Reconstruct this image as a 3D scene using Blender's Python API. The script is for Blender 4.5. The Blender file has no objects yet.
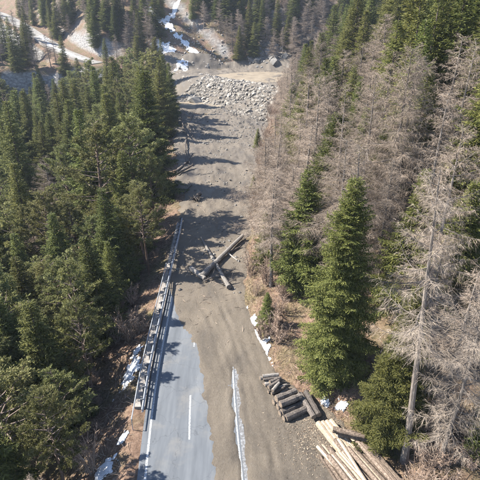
import bpy, math, random
import numpy as np
from mathutils import Vector

SC = bpy.context.scene
COL = SC.collection
R_ = math.radians
# ------------------------------------------------------------------ camera, sky, sun, exposure
CAM_H, PITCH, FPX = 29.0, R_(27.0), 461.0        # drone height, tilt, focal length in photo pixels (480 wide)
cam_d = bpy.data.cameras.new('camera'); cam = bpy.data.objects.new('camera', cam_d); COL.objects.link(cam)
cam_d.sensor_width = 36.0; cam_d.lens = 36.0*FPX/480.0; cam_d.clip_start = 0.5; cam_d.clip_end = 3000
cam.location = (0, 0, CAM_H); cam.rotation_euler = (math.pi/2-PITCH, 0, 0)
SC.camera = cam
SUN_EL, SUN_AZ = R_(43.0), R_(-78.0)              # azimuth from +Y, clockwise: front left of the camera
w = bpy.data.worlds.new('World'); SC.world = w; w.use_nodes = True
nt = w.node_tree; nt.nodes.clear()
sky = nt.nodes.new('ShaderNodeTexSky'); sky.sky_type = 'NISHITA'; sky.sun_disc = False
sky.sun_elevation = SUN_EL; sky.sun_rotation = SUN_AZ; sky.altitude = 1000; sky.air_density = 1.0; sky.dust_density = 0.6
bg = nt.nodes.new('ShaderNodeBackground'); bg.inputs[1].default_value = 0.105
wo = nt.nodes.new('ShaderNodeOutputWorld')
nt.links.new(sky.outputs[0], bg.inputs[0]); nt.links.new(bg.outputs[0], wo.inputs[0])
sd = bpy.data.lights.new('sun', 'SUN'); sun = bpy.data.objects.new('sun', sd); COL.objects.link(sun)
sd.energy = 5.0; sd.angle = R_(0.53); sd.color = (1.0, 0.94, 0.845)
to_sun = Vector((math.sin(SUN_AZ)*math.cos(SUN_EL), math.cos(SUN_AZ)*math.cos(SUN_EL), math.sin(SUN_EL)))
sun.rotation_euler = to_sun.to_track_quat('Z', 'Y').to_euler(); sun.location = (0, 0, 150)
SC.view_settings.view_transform = 'Standard'; SC.view_settings.look = 'None'
SC.view_settings.exposure = 1.9; SC.view_settings.gamma = 1.0; SC.view_settings.use_curve_mapping = False
SC.render.engine = 'CYCLES'
SC.cycles.max_bounces = 5; SC.cycles.diffuse_bounces = 2; SC.cycles.use_adaptive_sampling = True; SC.cycles.adaptive_threshold = .025; SC.cycles.volume_bounces = 0; SC.cycles.transparent_max_bounces = 4
SC.cycles.use_denoising = True

rng = np.random.default_rng(11)
random.seed(5)

# ------------------------------------------------------------------ helpers
def tag(o, label=None, cat=None, group=None, kind=None):
    if label: o['label'] = label
    if cat: o['category'] = cat
    if group: o['group'] = group
    if kind: o['kind'] = kind
    return o
def link(o, parent=None):
    COL.objects.link(o)
    if parent is not None: o.parent = parent
    return o
def empty(name, loc=(0, 0, 0), rz=0.0):
    o = bpy.data.objects.new(name, None); o.empty_display_size = 0.3
    o.location = loc; o.rotation_euler = (0, 0, rz)
    return link(o)
def make_mesh(name, V, F, mats, smooth=False, mi=None):
    """V (n,3) array, F list of (m,k) arrays of equal k each, or list of tuples"""
    me = bpy.data.meshes.new(name)
    V = np.asarray(V, dtype=np.float32).reshape(-1, 3)
    if isinstance(F, np.ndarray): F = [F]
    if F and isinstance(F[0], np.ndarray):
        loops = np.concatenate([f.reshape(-1) for f in F]).astype(np.int32)
        tot = np.concatenate([np.full(len(f), f.shape[1], np.int32) for f in F])
    else:
        loops = np.array([i for f in F for i in f], np.int32); tot = np.array([len(f) for f in F], np.int32)
    st = np.concatenate([[0], np.cumsum(tot)[:-1]]).astype(np.int32)
    me.vertices.add(len(V)); me.vertices.foreach_set('co', V.reshape(-1))
    me.loops.add(len(loops)); me.loops.foreach_set('vertex_index', loops)
    me.polygons.add(len(tot)); me.polygons.foreach_set('loop_start', st); me.polygons.foreach_set('loop_total', tot)
    if mi is not None: me.polygons.foreach_set('material_index', np.asarray(mi, np.int32))
    me.polygons.foreach_set('use_smooth', np.full(len(tot), smooth, bool))
    for m in (mats if isinstance(mats, (list, tuple)) else [mats]): me.materials.append(m)
    me.update(calc_edges=True); me.validate()
    return me
def mobj(name, V, F, mats, parent=None, smooth=False, mi=None, loc=None):
    o = bpy.data.objects.new(name, make_mesh(name, V, F, mats, smooth, mi))
    if loc is not None: o.location = loc
    return link(o, parent)
class MB:
    """collects vertices and faces of one mesh"""
    def __init__(s): s.v = []; s.f = []
    def add(s, V, F):
        o = len(s.v); s.v.extend([tuple(p) for p in V]); s.f.extend([tuple(i+o for i in f) for f in F])
    def tube(s, pts, rad, n=6, cap=True):
        pts = [Vector(p) for p in pts]; rings = []
        for i, p in enumerate(pts):
            t = (pts[min(i+1, len(pts)-1)]-pts[max(i-1, 0)]).normalized()
            a = t.orthogonal().normalized() if i == 0 else (a-t*a.dot(t)).normalized()
            b = t.cross(a); rings.append([p+(a*math.cos(2*math.pi*k/n)+b*math.sin(2*math.pi*k/n))*rad[i] for k in range(n)])
        V = [q for r in rings for q in r]; F = []
        for i in range(len(pts)-1):
            for k in range(n): F.append((i*n+k, i*n+(k+1) % n, (i+1)*n+(k+1) % n, (i+1)*n+k))
        if cap: F.append(tuple(range(n-1, -1, -1))); F.append(tuple((len(pts)-1)*n+k for k in range(n)))
        s.add(V, F)
    def box(s, lo, hi):
        x0, y0, z0 = lo; x1, y1, z1 = hi
        V = [(x0,y0,z0),(x1,y0,z0),(x1,y1,z0),(x0,y1,z0),(x0,y0,z1),(x1,y0,z1),(x1,y1,z1),(x0,y1,z1)]
        s.add(V, [(3,2,1,0),(4,5,6,7),(0,1,5,4),(1,2,6,5),(2,3,7,6),(3,0,4,7)])
    def build(s, name, mats, parent=None, smooth=False, loc=None):
        return mobj(name, s.v, s.f, mats, parent, smooth, None, loc)

# value noise in numpy (2d), several octaves
_P = np.random.default_rng(3).random((256, 256))
def vnoise(x, y):
    x = np.asarray(x, float); y = np.asarray(y, float)
    xi = np.floor(x).astype(int); yi = np.floor(y).astype(int); fx = x-xi; fy = y-yi
    fx = fx*fx*(3-2*fx); fy = fy*fy*(3-2*fy)
    g = lambda a, b: _P[a & 255, b & 255]
    return (g(xi, yi)*(1-fx)+g(xi+1, yi)*fx)*(1-fy)+(g(xi, yi+1)*(1-fx)+g(xi+1, yi+1)*fx)*fy
def fbm(x, y, o=4):
    s = 0; a = .5; f = 1
    for i in range(o): s = s+a*(vnoise(x*f+17.3*i, y*f+5.1*i)-.5)*2; a *= .5; f *= 2.03
    return s
def sstep(a, b, x):
    t = np.clip((np.asarray(x, float)-a)/(b-a), 0, 1); return t*t*(3-2*t)

# pixel of the photograph (480 x 480) -> direction -> point on a level or on the terrain
CP, SP = math.cos(PITCH), math.sin(PITCH)
def ray(px, py):
    u = (px-240)/FPX; v = (240-py)/FPX
    return np.array([u, CP+v*SP, -SP+v*CP])
def gp(px, py, z=0.0):
    d = ray(px, py); t = (z-CAM_H)/d[2]; return np.array([d[0]*t, d[1]*t, z])
def project(x, y, z):
    zz = z-CAM_H; dep = y*CP-zz*SP; up = y*SP+zz*CP
    return 240+FPX*x/dep, 240-FPX*up/dep, dep

# ------------------------------------------------------------------ terrain shape
LP = [(142,480),(148,420),(155,370),(167,315),(178,260),(186,224),(184,190),(180,160),(176,130),(176,108)]
LG = np.array([gp(*p)[:2] for p in LP]); LG = np.vstack([[LG[0,0]+.4, -30], LG, [-34, 175], [-37, 200], [-40, 600]])
RP = [(470,560),(432,520),(398,480),(362,440),(322,408),(290,385),(268,366),(252,335),(240,300),(245,260),(249,225),(252,190),(258,150),(268,118)]
RG = np.array([gp(*p)[:2] for p in RP]); RG = np.vstack([[RG[0,0]+1, -30], RG, [16, 160], [19, 190], [30, 600]])
def Ledge(y): return np.interp(y, LG[:,1], LG[:,0])
def Redge(y): return np.interp(y, RG[:,1], RG[:,0])
FARROAD = np.array([(-57,197,8.2),(-63,200,9.1),(-77.8,215,11.6),(-93.5,235,15.4),(-113.2,262,20.3),(-140,300,24.4),(-175,345,28)])
def bank(x, y):     # distance behind the foot of the boulder embankment
    return (x-1.5)*.724+(y-138)*.69
def terrain(x, y, detail=True):
    x = np.asarray(x, float); y = np.asarray(y, float)
    L = Ledge(y); Rr = Redge(y)
    dl = np.maximum(0, L-x-1.3); dr = np.maximum(0, x-Rr-.3)
    n1 = fbm(x*.06+3, y*.06+9); n2 = fbm(x*.35, y*.35)
    zl = -25*(1-np.exp(-(.62-.24*sstep(45, 70, y))*dl/25))+.42*np.maximum(0, dl-70)
    zr = .75*(1-np.exp(-dr*.9))+.36*dr+.16*np.maximum(0, dr-5)*sstep(36, 52, y)
    zr = np.where(zr > 34, 34+(zr-34)*.4, zr)
    side = sstep(0, 5, dl)+sstep(0, 5, dr)
    z = zl+zr-.10+side*(n1*2.0+n2*.35)
    b = bank(x, y)
    zb = 6*sstep(0, 14, b)*sstep(-46, -30, x)
    z = np.where(zb > 0, np.maximum(z, zb-.1)*sstep(0, 2, b)+z*(1-sstep(0, 2, b)), z)
    # mountain beyond
    front = 192+np.maximum(0, -x-58)*1.12+n1*7
    t = y-front
    m = np.interp(t, [-60, -24, -12, 0, 45, 110, 400], [-40, -23, -6, 6, 36, 66, 92])
    gl = np.abs((x+10)-(y-204)*(-.9))/1.0          # the snow gully
    m = m-3.2*np.exp(-(gl/4.5)**2)*sstep(0, 10, t)
    m = m+sstep(2, 20, t)*(n1*4.5+n2*.9)
    z = np.maximum(z, m)
    # rocky knoll across the gorge
    kd = np.sqrt(((x+96)/34)**2+((y-196)/20)**2)+fbm(x*.09, y*.09+4)*.22
    kz = -24+31*sstep(1.25, .72, kd)+n2*1.3+fbm(x*.16+8, y*.16)*2.2
    z = np.where(kd < 1.3, np.maximum(z, kz), z)
    # bench of the far road
    if detail:
        best = np.full(x.shape, 1e9); bz = np.zeros(x.shape)
        for a, c in zip(FARROAD[:-1], FARROAD[1:]):
            d = c[:2]-a[:2]; s = np.clip(((x-a[0])*d[0]+(y-a[1])*d[1])/(d@d), 0, 1)
            q = np.hypot(x-a[0]-s*d[0], y-a[1]-s*d[1]); zz = a[2]+s*(c[2]-a[2])
            m_ = q < best; best = np.where(m_, q, best); bz = np.where(m_, zz, bz)
        wgt = 1-sstep(5.5, 11.0, best)
        z = z*(1-wgt)+(bz-.12)*wgt
    return z
def tz(x, y): return float(terrain(np.array([x]), np.array([y]))[0])
def tzs(P):
    P = np.asarray(P); return terrain(P[:,0], P[:,1])
def hit(px, py, h=0.0, tmax=420):
    """where the ray of a pixel first comes down to h above the terrain"""
    d = ray(px, py); t = np.arange(10, tmax, .25); P = d[None]*t[:,None]; P[:,2] += CAM_H
    below = P[:,2] <= terrain(P[:,0], P[:,1])+h
    i = int(np.argmax(below)) if below.any() else len(t)-1
    return P[i]

# ------------------------------------------------------------------ materials
def mat(name):
    m = bpy.data.materials.new(name); m.use_nodes = True; n = m.node_tree
    for x in list(n.nodes): n.nodes.remove(x)
    out = n.nodes.new('ShaderNodeOutputMaterial'); return m, n, out
def nd(n, t, **k):
    x = n.nodes.new(t)
    for a, b in k.items(): setattr(x, a, b)
    return x
def ramp(n, fac, stops):
    r = nd(n, 'ShaderNodeValToRGB'); e = r.color_ramp.elements
    while len(e) < len(stops): e.new(.5)
    for el, (p, c) in zip(e, stops): el.position = p; el.color = (*c, 1)
    n.links.new(fac, r.inputs[0]); return r.outputs[0]
def noise(n, scale, detail=6, rough=.6, coord='Object', vec=None, dist=0):
    if vec is None:
        tc = nd(n, 'ShaderNodeTexCoord'); vec = tc.outputs[coord]
    x = nd(n, 'ShaderNodeTexNoise'); x.inputs['Scale'].default_value = scale; x.inputs['Detail'].default_value = detail
    x.inputs['Roughness'].default_value = rough; x.inputs['Distortion'].default_value = dist
    n.links.new(vec, x.inputs['Vector']); return x.outputs['Fac']
def mixc(n, fac, a, b, blend='MIX'):
    x = nd(n, 'ShaderNodeMix', data_type='RGBA', blend_type=blend)
    if isinstance(fac, (int, float)): x.inputs[0].default_value = fac
    else: n.links.new(fac, x.inputs[0])
    for s, i in ((a, 6), (b, 7)):
        if isinstance(s, tuple): x.inputs[i].default_value = (*s, 1)
        else: n.links.new(s, x.inputs[i])
    return x.outputs[2]
def princ(n, out, color, rough=.85, spec=.3, bump=None, bstr=.4, bdist=.05):
    p = nd(n, 'ShaderNodeBsdfPrincipled')
    if isinstance(color, tuple): p.inputs['Base Color'].default_value = (*color, 1)
    else: n.links.new(color, p.inputs['Base Color'])
    if isinstance(rough, (int, float)): p.inputs['Roughness'].default_value = rough
    else: n.links.new(rough, p.inputs['Roughness'])
    p.inputs['Specular IOR Level'].default_value = spec
    if bump is not None:
        b = nd(n, 'ShaderNodeBump'); b.inputs['Strength'].default_value = bstr; b.inputs['Distance'].default_value = bdist
        n.links.new(bump, b.inputs['Height']); n.links.new(b.outputs[0], p.inputs['Normal'])
    n.links.new(p.outputs[0], out.inputs[0]); return p
def simple(name, stops, scale=3, rough=.85, bstr=.4, bdist=.05, spec=.3, detail=7):
    m, n, out = mat(name); f = noise(n, scale, detail); c = ramp(n, f, stops)
    princ(n, out, c, rough, spec, noise(n, scale*3, 6), bstr, bdist); return m
def foliage(name, dark, mid, light, transl=.25, var=.35):
    m, n, out = mat(name)
    g = nd(n, 'ShaderNodeNewGeometry'); oi = nd(n, 'ShaderNodeObjectInfo')
    c = ramp(n, g.outputs['Random Per Island'], [(0, dark), (.5, mid), (1, light)])
    hs = nd(n, 'ShaderNodeHueSaturation'); mr = nd(n, 'ShaderNodeMapRange')
    mr.inputs[3].default_value = 1-var; mr.inputs[4].default_value = 1+var
    n.links.new(oi.outputs['Random'], mr.inputs[0]); n.links.new(mr.outputs[0], hs.inputs['Value'])
    m2 = nd(n, 'ShaderNodeMath', operation='MULTIPLY'); m2.inputs[1].default_value = 7.31
    fr = nd(n, 'ShaderNodeMath', operation='FRACT'); mr2 = nd(n, 'ShaderNodeMapRange'); mr2.inputs[3].default_value = .472; mr2.inputs[4].default_value = .512
    n.links.new(oi.outputs['Random'], m2.inputs[0]); n.links.new(m2.outputs[0], fr.inputs[0]); n.links.new(fr.outputs[0], mr2.inputs[0]); n.links.new(mr2.outputs[0], hs.inputs['Hue'])
    n.links.new(c, hs.inputs['Color'])
    p = nd(n, 'ShaderNodeBsdfPrincipled'); p.inputs['Roughness'].default_value = .6; p.inputs['Specular IOR Level'].default_value = .12
    n.links.new(hs.outputs[0], p.inputs['Base Color'])
    t = nd(n, 'ShaderNodeBsdfTranslucent'); n.links.new(hs.outputs[0], t.inputs[0])
    mx = nd(n, 'ShaderNodeMixShader'); mx.inputs[0].default_value = transl
    n.links.new(p.outputs[0], mx.inputs[1]); n.links.new(t.outputs[0], mx.inputs[2]); n.links.new(mx.outputs[0], out.inputs[0])
    return m
M = {}
def m_ground():
    m, n, out = mat('forest_floor')
    f = noise(n, .22, 8, .65); f2 = noise(n, 2.6, 8, .75); f3 = noise(n, .07, 4)
    lit = ramp(n, f2, [(.28, (.035,.024,.018)), (.46, (.105,.068,.048)), (.62, (.19,.13,.095)), (.8, (.33,.26,.21))])
    gr = ramp(n, f2, [(.3, (.04,.035,.018)), (.6, (.12,.10,.055)), (.8, (.23,.19,.12))])
    c = mixc(n, ramp(n, f, [(.45, (0,0,0)), (.62, (1,1,1))]), lit, gr)
    g = nd(n, 'ShaderNodeNewGeometry'); sx = nd(n, 'ShaderNodeSeparateXYZ'); n.links.new(g.outputs['Normal'], sx.inputs[0])
    tc = nd(n, 'ShaderNodeTexCoord'); mp = nd(n, 'ShaderNodeMapping'); mp.inputs['Scale'].default_value = (1, 1, 1.6); mp.inputs['Rotation'].default_value = (.2,.35,0)
    n.links.new(tc.outputs['Object'], mp.inputs[0])
    fr = noise(n, .9, 9, .72, vec=mp.outputs[0])
    rock = ramp(n, fr, [(.3, (.055,.052,.05)), (.5, (.17,.165,.16)), (.7, (.33,.32,.30))])
    rf = ramp(n, sx.outputs[2], [(.56, (1,1,1)), (.74, (0,0,0))])
    c = mixc(n, rf, c, rock)
    princ(n, out, c, .92, .15, mixc(n, .5, f2, fr), .9, .25); return m
def m_mud():
    m, n, out = mat('mud')
    tc = nd(n, 'ShaderNodeTexCoord'); mp = nd(n, 'ShaderNodeMapping'); mp.inputs['Scale'].default_value = (1, .38, 1); mp.inputs['Rotation'].default_value = (0,0,.12)
    n.links.new(tc.outputs['Object'], mp.inputs[0])
    f = noise(n, .3, 9, .62, vec=mp.outputs[0], dist=1.1); f2 = noise(n, 5, 8, .8); f3 = noise(n, .09, 3)
    c = ramp(n, f, [(.32, (.044,.036,.028)), (.47, (.092,.076,.058)), (.66, (.15,.125,.096))])
    c2 = ramp(n, f2, [(.32, (.044,.036,.029)), (.52, (.10,.084,.066)), (.72, (.20,.172,.14))])
    c = mixc(n, .33, c, c2)
    tan = mixc(n, ramp(n, f3, [(.48, (0,0,0)), (.66, (.6,.6,.6))]), c, (.17,.14,.105))
    v = nd(n, 'ShaderNodeTexVoronoi'); v.inputs['Scale'].default_value = 3.2; n.links.new(tc.outputs['Object'], v.inputs[0])
    stones = ramp(n, v.outputs['Distance'], [(.05, (1,1,1)), (.13, (0,0,0))])
    c = mixc(n, stones, tan, (.13,.12,.106))
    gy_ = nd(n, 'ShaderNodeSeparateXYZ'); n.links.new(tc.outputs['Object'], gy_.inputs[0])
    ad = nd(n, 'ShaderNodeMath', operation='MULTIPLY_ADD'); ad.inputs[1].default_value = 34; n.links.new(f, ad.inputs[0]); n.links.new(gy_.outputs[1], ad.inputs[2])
    far_tone = nd(n, 'ShaderNodeMapRange'); far_tone.inputs[1].default_value = 84; far_tone.inputs[2].default_value = 110; far_tone.inputs[4].default_value = .5; n.links.new(ad.outputs[0], far_tone.inputs[0])
    c = mixc(n, far_tone.outputs[0], c, (.09,.078,.065))  # mud blends toward one dull grey brown farther up the road
    r = ramp(n, f, [(.34, (.45,)*3), (.5, (.85,)*3)])
    princ(n, out, c, r, .3, mixc(n, .5, f, f2), 1.0, .2); return m
def m_asphalt():
    m, n, out = mat('asphalt')
    tc = nd(n, 'ShaderNodeTexCoord'); mp = nd(n, 'ShaderNodeMapping'); mp.inputs['Scale'].default_value = (1, .12, 1); mp.inputs['Rotation'].default_value = (0,0,.09)
    n.links.new(tc.outputs['Object'], mp.inputs[0])
    f = noise(n, 1.1, 6, .6, vec=mp.outputs[0]); f2 = noise(n, 45, 3, .8); f3 = noise(n, .35, 6, .7, dist=.4)
    c = ramp(n, f, [(.34, (.062,.069,.079)), (.5, (.09,.099,.111)), (.66, (.125,.134,.145))])
    c = mixc(n, ramp(n, f2, [(.35, (0,0,0)), (.7, (.5,)*3)]), c, (.075,.082,.09))
    c = mixc(n, ramp(n, f3, [(.52, (0,0,0)), (.72, (.6,)*3)]), c, (.15,.142,.13))
    vo = nd(n, 'ShaderNodeTexVoronoi', feature='DISTANCE_TO_EDGE'); vo.inputs['Scale'].default_value = .33; vo.inputs['Randomness'].default_value = 1
    wv = nd(n, 'ShaderNodeVectorMath', operation='ADD'); nz = nd(n, 'ShaderNodeTexNoise'); nz.inputs['Scale'].default_value = 1.5; n.links.new(tc.outputs['Object'], nz.inputs[0]); n.links.new(nz.outputs[1], wv.inputs[0]); n.links.new(tc.outputs['Object'], wv.inputs[1]); n.links.new(wv.outputs[0], vo.inputs[0])
    c = mixc(n, ramp(n, vo.outputs[0], [(.003, (.35,)*3), (.008, (0,0,0))]), c, (.03,.032,.035))
    princ(n, out, c, .8, .3, f2, .25, .01); return m
def m_bark(name, a, b, c3, sc=6, zs=.25):
    m, n, out = mat(name)
    tc = nd(n, 'ShaderNodeTexCoord'); mp = nd(n, 'ShaderNodeMapping'); mp.inputs['Scale'].default_value = (1, 1, zs)
    n.links.new(tc.outputs['Object'], mp.inputs[0]); f = noise(n, sc, 7, .7, vec=mp.outputs[0])
    oi = nd(n, 'ShaderNodeObjectInfo')
    c = ramp(n, f, [(.3, a), (.52, b), (.72, c3)])
    hs = nd(n, 'ShaderNodeHueSaturation'); mr = nd(n, 'ShaderNodeMapRange'); mr.inputs[3].default_value = .7; mr.inputs[4].default_value = 1.3
    n.links.new(oi.outputs['Random'], mr.inputs[0]); n.links.new(mr.outputs[0], hs.inputs['Value']); n.links.new(c, hs.inputs['Color'])
    princ(n, out, hs.outputs[0], .9, .15, f, .8, .04); return m
def m_twig(name, a, b):
    m, n, out = mat(name); g = nd(n, 'ShaderNodeNewGeometry'); oi = nd(n, 'ShaderNodeObjectInfo')
    c = ramp(n, g.outputs['Random Per Island'], [(0, a), (1, b)])
    hs = nd(n, 'ShaderNodeHueSaturation'); mr = nd(n, 'ShaderNodeMapRange'); mr.inputs[3].default_value = .75; mr.inputs[4].default_value = 1.25
    n.links.new(oi.outputs['Random'], mr.inputs[0]); n.links.new(mr.outputs[0], hs.inputs['Value']); n.links.new(c, hs.inputs['Color'])
    princ(n, out, hs.outputs[0], .9, .05); return m
def m_paint():
    m, n, out = mat('road_paint'); f = noise(n, 9, 7, .75)
    c = ramp(n, f, [(.42, (.10,.108,.115)), (.50, (.30,.31,.32)), (.75, (.42,.42,.42))]); princ(n, out, c, .7, .3); return m
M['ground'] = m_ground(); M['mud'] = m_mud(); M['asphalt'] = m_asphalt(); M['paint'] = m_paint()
M['silt'] = simple('silt', [(.3, (.13,.105,.075)), (.55, (.18,.148,.106)), (.75, (.22,.183,.135))], .35, .8, .3, .05)
def m_snow():
    m, n, out = mat('old_snow'); f = noise(n, 1.6, 7); f2 = noise(n, 14, 5, .8)
    c = ramp(n, f, [(.3, (.34,.34,.34)), (.5, (.52,.53,.55)), (.8, (.70,.70,.71))])
    c = mixc(n, ramp(n, f2, [(.60, (0,0,0)), (.72, (.75,)*3)]), c, (.17,.14,.11))
    princ(n, out, c, .6, .35, f2, .6, .05); return m
M['snow'] = m_snow()
M['concrete'] = simple('concrete', [(.3, (.13,.12,.11)), (.55, (.205,.188,.172)), (.8, (.27,.25,.23))], 2.2, .85, .3, .02)
M['steel'] = simple('galvanised_steel', [(.3, (.17,.183,.2)), (.6, (.25,.265,.285)), (.8, (.31,.325,.34))], 4, .5, .1, .01, .5)
M['ice'] = simple('wet_gutter', [(.33, (.08,.075,.07)), (.5, (.125,.125,.127)), (.70, (.24,.25,.26))], 5, .55, .6, .03)
M['darksteel'] = simple('weathered_steel', [(.3, (.05,.055,.065)), (.7, (.12,.125,.135))], 5, .6, .2, .01)
M['pale_rock'] = m_bark('pale_rock', (.10,.09,.076), (.21,.19,.165), (.32,.295,.26), 1.1, 1)
M['grey_rock'] = simple('grey_rock', [(.3, (.075,.07,.064)), (.5, (.135,.128,.118)), (.75, (.21,.2,.185))], .9, .9, .7, .15)
M['gravel'] = simple('gravel_road', [(.3, (.13,.12,.107)), (.55, (.20,.19,.173)), (.8, (.28,.268,.25))], .6, .9, .5, .1)
M['bark_spruce'] = m_bark('spruce_bark', (.05,.04,.035), (.13,.10,.085), (.22,.18,.15))
M['bark_pine'] = m_bark('pine_bark', (.06,.042,.032), (.14,.095,.07), (.23,.16,.12))
M['bark_larch'] = m_bark('larch_bark', (.065,.054,.046), (.145,.124,.107), (.25,.22,.195))
M['bark_log'] = m_bark('log_bark', (.035,.03,.027), (.09,.077,.068), (.18,.158,.14), 8, 1)
M['bark_red'] = m_bark('cut_log_bark', (.045,.034,.027), (.125,.095,.073), (.27,.217,.172), 9, 1)
M['peeled'] = m_bark('peeled_wood', (.17,.13,.095), (.29,.232,.172), (.40,.335,.262), 8, 1)
M['driftwood'] = m_bark('stripped_wood', (.10,.09,.08), (.20,.183,.165), (.31,.285,.26), 7, 1)
M['cut'] = simple('cut_wood', [(.3, (.11,.085,.064)), (.7, (.22,.17,.125))], 9, .8, .1, .01)
M['spruce'] = foliage('spruce_needles', (.033,.043,.012), (.10,.115,.034), (.20,.21,.066), .42, .3)
M['pine'] = foliage('pine_needles', (.058,.066,.024), (.15,.158,.06), (.26,.265,.11), .42, .3)
M['larch'] = m_twig('larch_twigs', (.16,.122,.094), (.34,.278,.222))
M['deadtwig'] = m_twig('dead_twigs', (.13,.105,.083), (.31,.26,.212))
M['shrub'] = m_twig('shrub_twigs', (.15,.10,.075), (.36,.28,.22))
M['brush'] = m_twig('brushwood', (.07,.05,.04), (.34,.27,.21))
M['chips'] = m_twig('wood_chip', (.10,.07,.05), (.42,.33,.24))
M['grass'] = m_twig('dry_grass', (.17,.13,.06), (.42,.35,.2))

# ------------------------------------------------------------------ ground sheet
def axis(fine0, fine1, step, lo, hi):
    a = list(np.arange(fine0, fine1+1e-6, step)); s = step; x = fine1
    while x < hi: s *= 1.25; x += s; a.append(x)
    s = step; x = fine0; b = []
    while x > lo: s *= 1.25; x -= s; b.append(x)
    return np.array(b[::-1]+a)
gx = np.unique(np.round(np.concatenate([axis(-135, 95, 1.1, -420, 420), np.arange(-14, 24, .55)]), 3))
gy = np.unique(np.round(np.concatenate([axis(8, 290, 1.1, -60, 620), np.arange(18, 75, .55)]), 3))
GX, GY = np.meshgrid(gx, gy); GZ = terrain(GX, GY)
def grid_faces(nx, ny):
    i = np.arange(nx*ny).reshape(ny, nx)
    return np.stack([i[:-1,:-1], i[:-1,1:], i[1:,1:], i[1:,:-1]], -1).reshape(-1, 4)
ground = mobj('ground', np.stack([GX, GY, GZ], -1), grid_faces(len(gx), len(gy)), M['ground'], smooth=True)
tag(ground, 'brown forest floor and rocky slopes of the narrow valley', 'ground', kind='structure')

_tz_exact = tz
def tz(x, y):
    i = int(np.searchsorted(gx, x)); j = int(np.searchsorted(gy, y))
    if i < 1 or j < 1 or i >= len(gx) or j >= len(gy): return _tz_exact(x, y)
    u = (x-gx[i-1])/(gx[i]-gx[i-1]); v = (y-gy[j-1])/(gy[j]-gy[j-1])
    return float((GZ[j-1,i-1]*(1-u)+GZ[j-1,i]*u)*(1-v)+(GZ[j,i-1]*(1-u)+GZ[j,i]*u)*v)
# ------------------------------------------------------------------ road
def resample(P, step):
    P = np.asarray(P, float); s = np.concatenate([[0], np.cumsum(np.linalg.norm(np.diff(P, axis=0), axis=1))])
    n = max(2, int(s[-1]/step)+1); q = np.linspace(0, s[-1], n)
    return np.stack([np.interp(q, s, P[:,k]) for k in range(P.shape[1])], 1)
def offset(P, d):
    T = np.gradient(P[:,:2], axis=0); T /= np.linalg.norm(T, axis=1)[:,None]
    return P[:,:2]+np.stack([T[:,1], -T[:,0]], 1)*d        # positive = right of travel
left_line = np.vstack([LG[0:7], gp(187,205)[:2][None]]); left_line[0] = LG[1]-(LG[2]-LG[1])/np.linalg.norm(LG[2]-LG[1])*32
RL = resample(left_line, 1.0)
for _ in range(30): RL[1:-1] = (RL[:-2]+RL[1:-1]*2+RL[2:])/4
ROADW = 7.0
def strip(name, base, d0, d1, z, m, parent=None, nseg=1):
    cols = [offset(base, d0+(d1-d0)*k/nseg) for k in range(nseg+1)]
    V = np.stack([np.concatenate([c, np.full((len(c), 1), z)], 1) for c in cols], 1).reshape(-1, 3)
    return mobj(name, V, grid_faces(nseg+1, len(base)), m, parent)
road = strip('road', RL, -.35, ROADW+.3, 0, M['asphalt'], nseg=4)
tag(road, 'grey asphalt mountain road half buried under mud', 'road', kind='structure')
strip('edge_line', RL, .12, .28, .004, M['paint'], road)
strip('edge_line', RL, ROADW-.22, ROADW-.10, .004, M['paint'], road)
cl = resample(RL, .25); cdist = np.concatenate([[0], np.cumsum(np.linalg.norm(np.diff(cl, axis=0), axis=1))])
mid0 = gp(182,439)[:2]; i0 = int(np.argmin(np.linalg.norm(offset(cl, 3.2)-mid0, axis=1)))
for k in range(-2, 4):
    s0 = cdist[i0]+k*10.6; sel = cl[(cdist >= s0) & (cdist <= s0+4.6)]
    if len(sel) > 4: strip('centre_dash', sel, 3.13, 3.27, .004, M['paint'], road)
gut = strip('gutter', RL[:int(len(RL)*.74)], ROADW+.02, ROADW+.36, .012, M['ice'])
tag(gut, 'pale drainage gutter along the right road edge', 'gutter', kind='structure')

# ------------------------------------------------------------------ mud over the road
MB_px = [(213,545),(213,480),(208,420),(202,385),(197,362),(189,335),(180,318),(168,303),(160,290)]
MBG = np.array([gp(*p)[:2] for p in MB_px])
def exposed(x, y):   # signed distance-ish: positive on the asphalt that stays clear
    bx = np.interp(y, MBG[:,1], MBG[:,0]); e = bx-x
    end = MBG[-2,1]; e = np.minimum(e, (end-y)*.6)
    return e
mx = np.concatenate([np.arange(-42, -9, .5), np.arange(-9, 12, .2), np.arange(12, 34, .4)]); my = np.concatenate([np.arange(14, 70, .25), np.arange(70, 200, .7)])
X, Y = np.meshgrid(mx, my)
right = np.interp(Y, [gp(240,480)[1], gp(230,372)[1]-.1, gp(230,366)[1]], [0, 0, 1])
off_r = np.interp(Y, RL[:,1], RL[:,0]+ROADW*.995)
e = exposed(X, Y)+fbm(X*.9, Y*.5)*.7+fbm(X*4, Y*2.5)*.25
th = np.clip(-e*.10, -.3, .085)+fbm(X*.5+4, Y*.3)*.06+fbm(X*2.6, Y*1.9+7)*.035
# strip kept open along the right edge line and gutter
gd = np.abs(X-(off_r+.05))
openw = (1-sstep(.05, .34, gd+fbm(X*1.3, Y*.8)*.34))*(1-sstep(gp(230,374)[1]-1, gp(230,366)[1]+.5, Y))
th = th-openw*.22
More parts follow.
